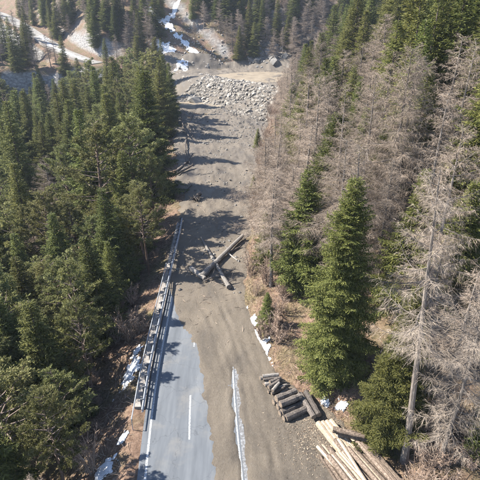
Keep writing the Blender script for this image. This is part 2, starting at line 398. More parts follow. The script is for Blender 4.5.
# flow ridges and heaps farther up the road
far = sstep(50, 75, Y); th = th+far*(.22+fbm(X*.22, Y*.12)*.55+fbm(X*.9+Y*.2, Y*.35)*.26+fbm(X*2.4, Y*1.6)*.07)
for pxs in ([(255,520),(262,440),(258,400),(248,350),(232,310),(222,285)], [(300,520),(285,450),(262,400),(240,360),(225,330),(205,300)], [(270,520),(256,430),(240,385),(228,350),(214,310)]):
    tp = resample(np.array([gp(*q)[:2] for q in pxs]), .5)
    for _ in range(20): tp[1:-1] = (tp[:-2]+2*tp[1:-1]+tp[2:])/4
    for dd in (-.9, .9):
        o_ = offset(tp, dd); near_ = np.full(X.shape, 9.0)
        for q_ in o_:
            sel_ = np.abs(Y-q_[1]) < 1.2; near_[sel_] = np.minimum(near_[sel_], np.hypot(X[sel_]-q_[0], Y[sel_]-q_[1]))
        th = th-.05*np.exp(-(near_/.2)**2)+.025*np.exp(-((near_-.42)/.16)**2)
dark = sstep(105, 125, Y)*(1-sstep(150, 160, Y)); th = th+dark*(fbm(X*.16+.1*Y, Y*.2)*1.1)
Lx = Ledge(Y); Rx = Redge(Y)
edge_l = np.where(Y < gp(186,224)[1], X-(np.interp(Y, RL[:,1], RL[:,0])+.05-1.25*sstep(MBG[-2,1]-1, MBG[-2,1]+5, Y)), (X-Lx)+1.0+fbm(X*.3, Y*.3)*1.3)
edge_r = (Rx-X)+1.1+fbm(X*.35, Y*.35)*2.0+fbm(X*1.4, Y*1.4)*.7
inside = np.minimum(edge_l, edge_r)
base_z = np.maximum(0, terrain(X, Y, False)+.1)
base_z = np.where((X > Lx-1.5) & (X < Rx+4), base_z, 0); base_z = np.where(X > Rx+.3, np.minimum(base_z, terrain(Rx+.3, Y, False)+.1), base_z)
th = np.where(inside < .8, th-(.8-inside)*.30, th)
Z = base_z+th
V = np.stack([X, Y, Z], -1).reshape(-1, 3); F = grid_faces(len(mx), len(my))
keep = ((th > -.34) & (edge_l > -.45) & (edge_r > -2.2)).reshape(-1)
F = F[keep[F].all(1)]
used = np.unique(F); remap = np.zeros(len(V), int); remap[used] = np.arange(len(used))
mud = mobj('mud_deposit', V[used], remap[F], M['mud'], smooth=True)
tag(mud, 'grey brown mud and gravel washed over the road', 'mud', kind='structure')
def mud_z(x, y):
    i = int(np.clip(np.searchsorted(my, y), 1, len(my)-1)); j = int(np.clip(np.searchsorted(mx, x), 1, len(mx)-1))
    return max(float(Z[i, j]), tz(x, y), 0.0)

def sheet(name, cx, cy, rx, ry, rz, m, lift=.06, thick=.14, seed=0, step=.18, rag=.45, zf=None, freq=1.2):
    n = int(2*max(rx, ry)*1.5/step); g = (np.arange(n)-n/2)*step
    A, B = np.meshgrid(g, g); q = np.hypot(A/rx, B/ry)+fbm(A*freq/max(.6, min(rx, ry))+seed*7.7, B*freq/max(.6, min(rx, ry))+seed*3.1)*rag
    c, s = math.cos(rz), math.sin(rz); Xw = cx+A*c-B*s; Yw = cy+A*s+B*c
    zt = terrain(Xw, Yw) if zf is None else zf(Xw, Yw)
    k = np.clip((1-q)*3, 0, 1); Zw = zt+lift*0+thick*np.sqrt(k)+np.where(k > 0, fbm(A*2.2+seed, B*2.2)*thick*.35, -.1)
    F = grid_faces(n, n); kp = (q < 1.12).reshape(-1); F = F[kp[F].all(1)]
    if len(F) == 0: return None
    V = np.stack([Xw, Yw, Zw], -1).reshape(-1, 3); u = np.unique(F); rm = np.zeros(len(V), int); rm[u] = np.arange(len(u))
    return mobj(name, V[u], rm[F], m, smooth=True)

# muddy basins before and behind the boulder embankment
p = gp(204,107); o = sheet('silt_basin', p[0], p[1], 8.5, 6.5, -.5, M['silt'], thick=.25, seed=2, step=.5, rag=.2, zf=lambda x, y: np.maximum(terrain(x, y), .35)*0+.55, freq=1)
tag(o, 'small tan silt flat in front of the boulder embankment', 'silt', kind='structure')
p = gp(254,78,6.0); o = sheet('silt_basin', p[0]+1, p[1]+1, 16, 13, 0, M['silt'], thick=.3, seed=4, step=.7, rag=.2, zf=lambda x, y: x*0+6.25, freq=1)
tag(o, 'wide brown silt basin behind the boulder embankment', 'silt', kind='structure')

# far road across the gorge
FR = resample(FARROAD, 2.0)
def strip3(name, P, d0, d1, z, m, parent=None):
    a, b = offset(P, d0), offset(P, d1); zz = (P[:,2]+z)[:,None]
    V = np.stack([np.hstack([a, zz]), np.hstack([b, zz])], 1).reshape(-1, 3)
    return mobj(name, V, grid_faces(2, len(P)), m, parent)
fr = strip3('far_road', FR, -3.6, 3.4, .1, M['gravel']); tag(fr, 'pale sunlit road climbing the far slope', 'road', kind='structure')
wl = MB(); Wp = offset(FR, -3.9)
for k in range(len(FR)-1):
    a0, a1 = Wp[k], Wp[k+1]; t = a1-a0; t = t/np.linalg.norm(t); nn = np.array([-t[1], t[0]])*.3
    b = len(wl.v); V = []
    for pnt, zz in ((a0, FR[k,2]), (a1, FR[k+1,2])):
        for sgn in (-1, 1):
            V += [(pnt[0]+nn[0]*sgn, pnt[1]+nn[1]*sgn, zz-3.2), (pnt[0]+nn[0]*sgn, pnt[1]+nn[1]*sgn, zz+.75)]
    wl.add(V, [(0,4,5,1),(2,3,7,6),(1,5,7,3)])
o = wl.build('retaining_wall', M['concrete']); tag(o, 'long pale retaining wall below the far road', 'wall')

# ------------------------------------------------------------------ rocks
def rock_mesh(name, seed, m, flat=.75):
    r = random.Random(seed); import bmesh
    bm = bmesh.new(); bmesh.ops.create_icosphere(bm, subdivisions=1, radius=.5)
    for v in bm.verts:
        v.co *= r.uniform(.75, 1.2); v.co.z *= flat; v.co.x *= 1.15
    for k in range(3):      # broken planes
        n = Vector((r.uniform(-1,1), r.uniform(-1,1), r.uniform(-.2,1))).normalized(); d = r.uniform(.28, .4)
        for v in bm.verts:
            q = v.co.dot(n)-d
            if q > 0: v.co -= n*q
    me = bpy.data.meshes.new(name); bm.to_mesh(me); bm.free(); me.materials.append(m); return me
pale = [rock_mesh('stone', s, M['pale_rock']) for s in range(6)]
grey = [rock_mesh('stone', s+20, M['grey_rock']) for s in range(5)]
def put(name, me, loc, sc, rz, parent=None, tilt=.4):
    o = bpy.data.objects.new(name, me); o.location = loc; o.scale = (sc*random.uniform(.8, 1.25), sc*random.uniform(.8, 1.2), sc*random.uniform(.75, 1.1))
    o.rotation_euler = (random.uniform(-tilt, tilt), random.uniform(-tilt, tilt), rz); return link(o, parent)
emb = empty('boulder_embankment'); tag(emb, 'embankment of big pale boulders across the far end of the road', 'embankment')
cnt = 0
nv = np.array([.724, .69]); tv = np.array([-.69, .724])
for b in np.arange(.8, 15, 1.5):
    for s in np.arange(-12, 33, 1.75):
        if cnt >= 296: break
        q = np.array([1.5, 138])+nv*(b+random.uniform(-.4,.4))+tv*(s+random.uniform(-.5,.5)+(.85 if int(b/1.45) % 2 else 0))
        if q[0] > Redge(q[1])+1 or q[0] < -31: continue
        if s < -4 and b > 9 or random.random() < .06: continue
        put('stone', random.choice(pale), (q[0], q[1], tz(*q)+random.uniform(.3,.7)), random.uniform(1.2, 1.8)+.9*random.random()**3, random.uniform(0, 6.3), emb); cnt += 1
# scattered stones joined: too small to tell apart
def rock_scatter(name, pts, sizes, m, label, cat, parent=None):
    base = [np.array([v.co[:] for v in me.vertices]) for me in grey]
    fcs = [np.array([p.vertices[:] for p in me.polygons]) for me in grey]
    Vs = []; Fs = []; o = 0
    for (x, y, z), s in zip(pts, sizes):
        k = random.randrange(len(base)); a = random.uniform(0, 6.3); c, sn = math.cos(a), math.sin(a)
        b = base[k]*s; Vs.append(np.stack([b[:,0]*c-b[:,1]*sn+x, b[:,0]*sn+b[:,1]*c+y, b[:,2]+z+s*.1], 1)); Fs.append(fcs[k]+o); o += len(b)
    ob = mobj(name, np.concatenate(Vs), np.concatenate(Fs), m, parent); tag(ob, label, cat, kind='stuff')
pts = []; szs = []
while len(pts) < 2600:
    y = random.uniform(40, 150)**1.0; x = random.uniform(float(Ledge(y)), float(Redge(y)))
    if y < 48 and exposed(np.array([x]), np.array([y]))[0] > -.6: continue
    if fbm(np.array([x*.2]), np.array([y*.1]))[0] < random.uniform(-.4, .3): continue
    if 45 < y < 105 and random.random() < .6: continue
    pts.append((x, y, mud_z(x, y))); szs.append(.05+.5*random.random()**5+(.2*random.random()**2 if y > 95 else 0))
rock_scatter('rubble', pts, szs, M['grey_rock'], 'loose stones strewn over the mud', 'stones')
pts = []; szs = []
while len(pts) < 3600:
    q = np.array([1.5, 138])+nv*random.uniform(-1.5, 16)+tv*random.uniform(-13, 35)
    if q[0] > Redge(q[1])+1.5 or q[0] < -33: continue
    pts.append((q[0], q[1], tz(*q)+.25)); szs.append(.4+1.1*random.random()**1.6)
rock_scatter('rubble_fill', pts, szs, M['pale_rock'], None, None, emb)
# rock faces: the cliff of the knoll over the gorge and the slope behind the silt basin
pts = []; szs = []
while len(pts) < 420:
    if len(pts) < 230:
        q = (random.uniform(-125, -58), random.uniform(168, 188)); ok = -20 < tz(*q) < 5
    else:
        q = (random.uniform(2, 32), random.uniform(194, 226)); ok = True
    if not ok: continue
    pts.append((q[0], q[1], tz(*q)-.3)); szs.append(1.2+4.0*random.random()**2)
rock_scatter('rock_outcrop', pts, szs, M['grey_rock'], 'grey broken rock faces across the gorge and behind the silt basin', 'rock')
pts = []; szs = []
while len(pts) < 1300:
    q = (random.uniform(-42, 22), random.triangular(158, 228, 180)); px, py, _d = project(q[0], q[1], tz(*q))
    if px > 210 and 66 < py < 86: continue
    pts.append((q[0], q[1], tz(q[0], q[1]))); szs.append(.4+1.1*random.random()**3)
rock_scatter('scree', pts, szs, M['pale_rock'], 'pale scree and broken rock below the snow gully', 'scree')
p = gp(197,101, .8); o = put('boulder', grey[1], (p[0], p[1]-1, 1.0), 5.2, .4); tag(o, 'large dark grey boulder in front of the boulder embankment', 'boulder')

# ------------------------------------------------------------------ snow
SNOWS = [ (256,338,.3,.7,.25,'thin middle snow strip on the right verge'), (245,311,.22,.6,.15,'topmost snow strip on the right verge'), (268,362,.25,.5,.3,'lowest snow strip on the right verge'), (250,324,.5,.85,.2,'slim snow patch on the right verge uphill of the other one'), (263,351,.55,.8,.3,'snow patch on the right verge nearest the stacked logs'),
          (130,374,.65,1.4,-.2,'largest snow patch on the left bank below the guardrail'), (137,351,.35,.6,-.2,'little snow patch close to the guardrail posts'),
          (122,439,.28,.5,-.3,'small snow patch alone on the left bank below the rail end'), (104,471,.55,.8,-.5,'snow patch on the brown bank in the lower left'),
          (303,403,.30,.35,0,'snow remnant just behind the dark short logs'), (323,407,.5,.4,.3,'wider snow remnant among litter behind the log piles'),
          (342,405,.35,.3,.0,'snow remnant beside the big spruce foot') ]
for k, (px, py, rx, ry, rz, lab) in enumerate(SNOWS):
    q = hit(px, py); o = sheet('snow_patch', q[0], q[1], rx*1.25, ry*1.25, rz, M['snow'], thick=.12, seed=k+3, step=.07, rag=1.0, freq=1.7)
    if o: tag(o, lab, 'snow', 'snow patches by the road')
def gully_sheet(pix, half, seed, lab):
    P = np.array([hit(*q) for q in pix]); Q = resample(P[:,:2], .6); n = 17; Xs = []; Ys = []; Qv = []
    for k in range(n):
        d = (k/(n-1)*2-1); o = offset(Q, d*half*1.4); Xs.append(o[:,0]); Ys.append(o[:,1]); Qv.append(np.full(len(o), abs(d)*1.4))
    X = np.stack(Xs, 1); Y = np.stack(Ys, 1); q = np.stack(Qv, 1)+fbm(X*.55+seed, Y*.55)*1.6
    Zs = terrain(X, Y)+.28*np.sqrt(np.clip((1-q)*3, 0, 1))-np.where(q > 1, .15, 0)
    F = grid_faces(n, len(Q)); kp = (q < 1.1).reshape(-1); F = F[kp[F].all(1)]
    V = np.stack([X, Y, Zs], -1).reshape(-1, 3); u = np.unique(F); rm = np.zeros(len(V), int); rm[u] = np.arange(len(u))
    tag(mobj('snow_field', V[u], rm[F], M['snow'], smooth=True), lab, 'snow')
gully_sheet([(214,62),(200,56),(188,47),(178,36),(166,22),(176,8),(184,-4)], 1.3, 1, 'long snow tongue lying in the far gully')
gully_sheet([(192,72),(176,60),(164,48),(156,40)], 2.8, 5, 'broken snow on the rubble left of the gully foot')
gully_sheet([(172,30),(158,20),(150,8)], 1.5, 9, 'snow streak left of the upper gully')
gully_sheet([(84,60),(70,55),(50,46),(42,36)], 1.6, 12, 'snow bank along the far road')

# ------------------------------------------------------------------ guardrail on its concrete edge beam
gl0 = RL[(RL[:,1] > gp(141,414)[1]) & (RL[:,1] < gp(186,222)[1])]; gl = resample(gl0, .5)
wall = MB()
def prism(mbx, P, prof):
    n = len(prof); V = []
    for d, z in prof:
        o = offset(P, d); V.append(np.hstack([o, np.full((len(o), 1), z)]))
    V = np.stack(V, 1).reshape(-1, 3); F = []
    for i in range(len(P)-1):
        for k in range(n): F.append((i*n+k, (i+1)*n+k, (i+1)*n+(k+1) % n, i*n+(k+1) % n))
    F.append(tuple(range(n))); F.append(tuple((len(P)-1)*n+k for k in range(n-1, -1, -1))); mbx.add(V, F)
prism(wall, gl, [(-1.25, -3.2), (-1.25, .16), (-.42, .16), (-.40, -3.2)])
o = wall.build('retaining_wall', M['concrete']); tag(o, 'concrete edge wall carrying the guardrail beside the asphalt', 'wall')
gr = empty('guardrail', (float(gl[0,0]), float(gl[0,1]), 0)); tag(gr, 'galvanised steel guardrail along the left road edge', 'guardrail')
def rel(mbx): return [(v[0]-gl[0,0], v[1]-gl[0,1], v[2]) for v in mbx.v]
ext = np.vstack([gl[0]-(gl[1]-gl[0])*2, gl])
b = MB(); prism(b, ext, [(-.52, .93), (-.44, .93), (-.36, .86), (-.44, .79), (-.44, .74), (-.36, .67), (-.44, .60), (-.52, .60), (-.46, .67), (-.50, .74), (-.50, .79), (-.46, .86)])
mobj('rail_beam', rel(b), b.f, M['steel'], gr)
b = MB(); hp = offset(np.vstack([gl[0]-(gl[1]-gl[0])*2*k for k in (2,1)]+[gl[:int(len(gl)*.62)]]), -1.12)
b.tube([(x, y, 1.0) for x, y in hp], [.045]*len(hp), 6)
mobj('handrail', rel(b), b.f, M['steel'], gr)
pp = resample(offset(gl, -.66), 1.33); pm = MB(); pm.box((-.06, -.05, -.3), (.06, .05, .9)); pm.box((.06, -.04, .62), (.22, .04, .9)); pm.box((-.24,-.03,.66), (-.06,.03,.74))
pme = make_mesh('post', pm.v, pm.f, M['darksteel'])
for k, (x, y) in enumerate(pp):
    d = pp[min(k+1, len(pp)-1)]-pp[max(k-1, 0)]; o = bpy.data.objects.new('post', pme); o.location = (x-gl[0,0], y-gl[0,1], .1)
    o.rotation_euler = (0, 0, math.atan2(d[1], d[0])-math.pi/2); link(o, gr)
hpp = resample(hp, 2.66); pm = MB(); pm.tube([(0,0,-1.2),(0,0,1.0)], [.03,.03], 6); hme = make_mesh('handrail_post', pm.v, pm.f, M['steel'])
for x, y in hpp:
    o = bpy.data.objects.new('handrail_post', hme); o.location = (x-gl[0,0], y-gl[0,1], 0); link(o, gr)

# ------------------------------------------------------------------ logs
def log(p0, p1, r0, r1, m, label, group=None, name='log', cat='log', n=9, bend=.0, cut=True, stubs=0):
    p0, p1 = Vector(p0), Vector(p1); d = p1-p0; L = d.length; root = empty(name, p0); tag(root, label, cat, group)
    rr = random.Random(hash((round(p0.x, 2), round(p0.y, 2))) & 0xffff); side = d.normalized().cross(Vector((0,0,1)))
    pts = []; rad = []
    for i in range(8):
        t = i/7; pts.append(d*t+side*bend*math.sin(t*math.pi)*L+Vector((0,0,rr.uniform(-.012,.012)*L*.3))); rad.append((r0+(r1-r0)*t)*rr.uniform(.88, 1.10))
    b = MB(); b.tube(pts, rad, n)
    for k in range(stubs):
        t = rr.uniform(.15, .95); q = pts[0]+(pts[-1]-pts[0])*t; a = rr.uniform(0, 6.3); v = (side*math.cos(a)+Vector((0,0,1))*abs(math.sin(a))+d.normalized()*.5).normalized()
        b.tube([q, q+v*rr.uniform(.3, 1.3)], [r0*.25, .012], 5)
    b.build('bark', m, root, smooth=False)
    if cut:
        for q, rad_, s in ((pts[0], rad[0], -1), (pts[-1], rad[-1], 1)):
            u = d.normalized(); c = MB(); c.tube([q-u*.02*s, q+u*.015*s], [rad_*.9, rad_*.86], n); c.build('cut_end', M['cut'], root)
    return root
def g3(px, py, z): return tuple(gp(px, py, z))
# jam of drift logs on the buried road
def on(px, py, up): q = gp(px, py, .3); return (q[0], q[1], mud_z(q[0], q[1])+up)
log(on(202,277,.35), on(243,237,.55), .36, .24, M['driftwood'], 'thickest bare log lying across another on the buried road', name='drift_log', cut=False, n=11, stubs=2)
log(on(229,288,.30), on(201,237,.15), .27, .12, M['driftwood'], 'long thin bare log beneath the thick one on the buried road', name='drift_log', cut=False, stubs=2)
log(on(191,269,.30), on(205,279,.25), .34, .26, M['driftwood'], 'short stout stump piece at the lower left of the log jam', name='drift_log', cut=False, n=11)
log(on(230,252,.2), on(241,246,.2), .12, .08, M['bark_log'], 'thin dark pole right of the thick log', name='drift_log', cut=False)
log(on(228,253,.2), on(237,260,.15), .11, .07, M['driftwood'], 'short pale pole below the thick log', name='drift_log', cut=False)
for k, (a, c, lab) in enumerate([((204,281),(222,272),'dark broken branch in the middle of the log jam'), ((214,266),(233,272),'bent branch behind the log jam'), ((219,276),(236,270),'forked branch at the right of the log jam'), ((222,284),(236,281),'thin branch at the lower right of the log jam'), ((206,276),(212,268),'stubby branch under the thick log')]):
    log(on(*a, .2), on(*c, .45), .12, .04, M['bark_log'], lab, name='broken_branch', cat='branch', cut=False, n=6, bend=.06, stubs=6)
# root plate and wreckage further up
rp = empty('root_stump', on(195,200,.1)); tag(rp, 'torn root stump lying in the mud above the guardrail end', 'stump'); b = MB(); rr = random.Random(4)
b.tube([(0,0,.1),(.5,.6,.6),(.8,1.1,.7)], [.5,.4,.33], 9)
for k in range(16):
    a = rr.uniform(0, 6.3); b.tube([(0,0,.15),(math.cos(a)*.6, math.sin(a)*.5, .35+rr.uniform(0,.4)),(math.cos(a)*1.3, math.sin(a)*1.2, rr.uniform(-.05,.8))], [.14,.08,.02], 5)
b.build('roots', M['bark_log'], rp)
FAL = [((176,172),(193,157),.25,.14,'dark fallen trunk rising from the left bank toward the flow'), ((177,175),(193,168),.24,.16,'lower fallen trunk of the dark pair at the left bank'), ((187,140),(190,166),.2,.1,'broken trunk on the left edge pointing down the flow'), ((184,112),(189,140),.26,.14,'bent trunk on the left edge farther up the flow'), ((192,115),(193,139),.16,.08,'thin pole beside the bent trunk')]
for a, c, r0, r1, lab in FAL: log(on(*a, .4), on(*c, .7), r0, r1, M['bark_log'], lab, name='fallen_trunk', cat='trunk', cut=False, stubs=5, bend=.03)
log(on(184,192,.15), on(192,185,.15), .12, .06, M['bark_log'], 'thin stick in the mud above the torn stump', name='broken_branch', cat='branch', cut=False, stubs=4)

# stacked timber on the right verge
A = np.array(gp(266,377,.2)); B = np.array(gp(291,408,.2)); ax = (B-A)/np.linalg.norm(B-A); pr = np.array([ax[1], -ax[0], 0]); Lr = np.linalg.norm(B-A)
if pr[0] < 0: pr = -pr
g_short = 'short grey logs stacked in a row on the verge'; k = 0; rr = random.Random(2)
nrow = int(Lr*.62/.34)
for lay in range(3):
    for i in range(nrow-lay):
        c = A+ax*(.2+(i+.5*lay)*.34+rr.uniform(-.05,.05)); z = .22+lay*.28; r = rr.uniform(.11, .18); hw = rr.uniform(.45, .8); sk = ax*rr.uniform(-.28,.28); c = c+pr*rr.uniform(-.18,.18)
        log(tuple(c-pr*hw+sk+np.array([0,0,z])-[0,0,.2]), tuple(c+pr*hw-sk+np.array([0,0,z])-[0,0,.2]), r, r*.9, M['bark_log'] if rr.random() < .45 else M['driftwood'], 'short grey log in the row stacked on the right verge', g_short, name='short_log')
nb = A+ax*Lr*.80
for i in range(4):
    for lay in range(2):
        c = nb+ax*(i*.62-.3+lay*.25)+pr*(.1*lay); z = .34+lay*.5
        if lay == 1 and i > 1: continue
        log(tuple(c-pr*1.0+np.array([0,0,z-.2])), tuple(c+pr*.9+np.array([0,0,z-.2+rr.uniform(-.05,.1)])), .30, .27, M['bark_log'], 'thick dark log in the crosswise heap at the end of the grey row', 'thick dark logs heaped at the row end', name='thick_log')
q0 = np.array(gp(281,412,.2)); 
for i, (px, py) in enumerate([(287,411),(291,416)]):
    q = np.array(gp(px, py, .2)); log(tuple(q-pr*.7+[0,0,.08]), tuple(q+pr*.45+[0,0,.08]), .24, .22, M['bark_log'], ['brown log end lying loose left of the heap', 'second loose brown log nearest the road'][i], name='thick_log')
for i, (a, c, lab) in enumerate([((300,394),(314,417),'long dark log lying lengthwise right of the heap'), ((306,392),(319,415),'long dark log outermost against the slope')]):
    log(tuple(gp(*a, .5)), tuple(gp(*c, .5)), .27, .24, M['bark_log'], lab, name='long_log')
# pale peeled beams
for i in range(4):
    log(tuple(gp(318+i*4.2, 423+i*-.6, .45)), tuple(gp(348+i*4.5, 462-i*1.0, .55)), .25, .22, M['peeled'], 'pale peeled log in the bright row beside the slope', 'pale peeled logs', name='peeled_log')
# long pile at the lower edge
g_long = 'long cut logs piled at the lower edge'; a0 = np.array(gp(320,458,.2)); a1 = np.array(gp(356,446,.2)); dirn = np.array(gp(383,492,.2))-np.array(gp(344,444,.2)); dirn /= np.linalg.norm(dirn)
for lay in range(3):
    n = 17-lay*3
    for i in range(n):
        t = (i+.7*lay+.5)/17; c = a0+(a1-a0)*t*1.15+dirn*rr.uniform(-.9,.9); z = .20+lay*.27; r = rr.uniform(.10,.19)
        log(tuple(c+[0,0,z-.2]), tuple(c+dirn*rr.uniform(6.2,7.6)+np.array([rr.uniform(-.8,.8),0,z-.2+rr.uniform(0,.12)])), r, r*.8, M['bark_red'] if rr.random() < .55 else M['peeled'], 'long cut log in the big pile at the lower edge', g_long, name='cut_log', n=8)
for i in range(7):
    q = np.array(gp(345+(i % 4)*3.4, 436-(i % 4)*-1.5+(i//4)*1, .8)); z = 1.0+.3*(i//4)
    log((q[0]-.9, q[1]+.15, z+.2), (q[0]+.75, q[1]-.35, z+.25), .17, .15, M['bark_red'], 'short brown log in the small stack behind the long pile', 'short logs behind the long pile', name='short_log')
for i in range(5):
    q = np.array(gp(357+i*4, 441+i*2.2, 1.0)); log(tuple(q), tuple(q+dirn*5.5+[0,0,.1]), .15, .12, M['bark_red'], 'thin log leaning on the slope right of the long pile', 'thin logs on the slope', name='thin_log')

# ------------------------------------------------------------------ trees
def diamonds(base, d, side, ln, wd, sag=.0):
    """leaf-sized kites: base point, unit direction, side vector"""
    n = len(base); up = np.cross(side, d)
    tip = base+d*ln[:,None]; mid = base+d*(ln*.45)[:,None]-up*(wd*sag)[:,None]
    V = np.stack([base, mid+side*(wd*.5)[:,None], tip, mid-side*(wd*.5)[:,None]], 1).reshape(-1, 3)
    return V, np.arange(4*n).reshape(n, 4)
def unit(a): return a/np.maximum(1e-9, np.linalg.norm(a, axis=-1, keepdims=True))
def trunk_mb(h, r, rs, bend=.01, n=8, lean=(0,0), tip=.02):
    b = MB(); pts = []; rad = []; a = rs.uniform(0, 6.3)
    for i in range(9):
        t = i/8; pts.append((lean[0]*t*h+math.cos(a)*bend*h*math.sin(t*3), lean[1]*t*h+math.sin(a)*bend*h*math.sin(t*2.4), t*h-(.6 if i == 0 else 0))); rad.append(r*(1-t)**.85+tip+(.25*r if i == 0 else 0))
    b.tube(pts, rad, n); return b, np.array(pts)
def spine(pts, z):
    return np.array([np.interp(z, pts[:,2], pts[:,0]), np.interp(z, pts[:,2], pts[:,1]), z])
def gen_spruce(seed, h=17, rmax=2.7, gap=.36, dens=1.0, bare=.06, leaf=.88, prof=.95):
    rs = np.random.default_rng(seed); tb, sp = trunk_mb(h, h*.0125, rs)
    B, D, S, Ln, Wd = [], [], [], [], []
    z = h*bare; 
    bulge = rs.uniform(.85, 1.15, 12); sect = rs.uniform(.8, 1.2, 8)
    while z < h*.985:
        t = z/h; nb = 6 if t < .8 else 5; a0 = rs.uniform(0, 6.3)
        for k in range(nb):
            a = a0+k*2*math.pi/nb+rs.uniform(-.3, .3)
            L = (rmax*((1-t)**prof)*1.08*rs.uniform(.68, 1.18)*bulge[int(t*11)]*sect[int((a % 6.283)/6.283*7.99)]+.18)
            if t < .18: L *= .55+2.2*t
            if rs.random() < .06: continue
            pit = -.42+1.0*t**1.4+rs.uniform(-.12,.12)
            o = np.array([math.cos(a), math.sin(a), 0]); sd = np.array([-math.sin(a), math.cos(a), 0])
            m = max(4, int(L/(.13*leaf)*dens)); s = np.linspace(.12, 1, m)
            x = s*L*math.cos(pit); zz = s*L*math.sin(pit)+.14*L*s**3-.08*L*s
            pts = spine(sp, z)+o*x[:,None]+np.array([0,0,1])*zz[:,None]
            tan = unit(np.gradient(pts, axis=0))
            B.append(pts); D.append(unit(tan+rs.normal(0,.18,(m,3)))); S.append(unit(sd+rs.normal(0,.35,(m,3)))); Ln.append(rs.uniform(.22,.34,m)); Wd.append(rs.uniform(.09,.15,m))
            for sg in (-1, 1):
                ll = (.42*L*(1.02-s)**.7*rs.uniform(.6,1.15,m)+.12)
                ld = unit(tan*.75+sd*sg*.85+np.array([0,0,-.22])+rs.normal(0,.14,(m,3)))
                for q in np.arange(0, .95, .24*leaf/max(.5, rmax/2.7)):
                    ok = ll > q
                    if not ok.any(): break
                    bp = pts[ok]+ld[ok]*q+np.array([0,0,-1])*(q*q*.25); c = ok.sum()
                    B.append(bp+rs.normal(0,.035,(c,3))); D.append(unit(ld[ok]+rs.normal(0,.28,(c,3))+np.array([0,0,-.12]))); S.append(unit(np.cross(ld[ok], rs.normal(0,.45,(c,3))+np.array([0,0,1])))); Ln.append(rs.uniform(.24,.4,c)); Wd.append(rs.uniform(.08,.14,c))
        z += gap*rs.uniform(.75, 1.25)*(1 if t < .75 else .8)
    B, D, S, Ln, Wd = [np.concatenate(q) for q in (B, D, S, Ln, Wd)]
    V, F = diamonds(B, D, S, Ln*leaf, Wd*leaf, .25)
    return [('trunk', make_mesh('trunk', tb.v, tb.f, M['bark_spruce'])), ('crown', make_mesh('crown', V, F, M['spruce']))]
def gen_pine(seed, h=15, rmax=2.9, bare=.4, nbr=52):
    rs = np.random.default_rng(seed); tb, sp = trunk_mb(h, h*.0125, rs, .025)
    B, D, S, Ln, Wd = [], [], [], [], []; br = MB()
    for i in range(nbr):
        t = bare+(1-bare)*((i+.5)/nbr); z = t*h; u = (t-bare)/(1-bare)
        a = i*2.4+rs.uniform(-.5,.5); L = rmax*(math.sin(min(1, u*1.05+.16)*math.pi)**.6*.8+.25)*rs.uniform(.55,1.15)
        pit = rs.uniform(-.15,.35)+u*.55; o = np.array([math.cos(a), math.sin(a), 0]); sd = np.array([-math.sin(a), math.cos(a), 0])
        m = 7; s = np.linspace(0, 1, m); pts = spine(sp, z)+o*(s*L*math.cos(pit))[:,None]+np.array([0,0,1])*(s*L*math.sin(pit)+.16*L*s*s)[:,None]+sd*(rs.uniform(-.25,.25)*L*s*s)[:,None]
        br.tube(pts, list(.05*(1-s)+.012), 4, False)
        nt_ = int(6+L*9)
        for k in range(nt_):
            q = rs.uniform(.3, 1)**.7; j = q*(m-1); i0 = min(m-2, int(j)); c = pts[i0]+(pts[i0+1]-pts[i0])*(j-i0)
            c = c+unit(rs.normal(0,1,3)+o*.5)*rs.uniform(.1,.62)*(1.25-q*.5)*np.array([1,1,.55]); nn = 15
            dd = unit(rs.normal(0,.75,(nn,3))+o*.7+np.array([0,0,.45])); B.append(c+rs.normal(0,.05,(nn,3))); D.append(dd); S.append(unit(np.cross(dd, rs.normal(0,1,(nn,3))))); Ln.append(rs.uniform(.16,.30,nn)); Wd.append(rs.uniform(.05,.09,nn))
    B, D, S, Ln, Wd = [np.concatenate(q) for q in (B, D, S, Ln, Wd)]; V, F = diamonds(B, D, S, Ln, Wd, .1)
    return [('trunk', make_mesh('trunk', tb.v, tb.f, M['bark_pine'])), ('branches', make_mesh('branches', br.v, br.f, M['bark_spruce'])), ('crown', make_mesh('crown', V, F, M['pine']))]
def twig_strips(B, D, Ln, Wd, rs, bend=.35):
    """two-segment thin strips, folded so they are seen from every side"""
    n = len(B); side = unit(np.cross(D, rs.normal(0,1,(n,3)))); bv = unit(rs.normal(0,.6,(n,3))+np.array([0,0,-.35]))
    m = B+D*(Ln*.5)[:,None]; e = B+D*Ln[:,None]*.95+bv*(Ln*bend*.5)[:,None]
    w = (Wd*.5)[:,None]
    V = np.stack([B-side*w, B+side*w, m-side*w*.7, m+side*w*.7, e], 1).reshape(-1, 3); i = np.arange(n)*5
    return V, np.stack([i, i+1, i+3, i+2], 1), np.stack([i+2, i+3, i+4], 1)
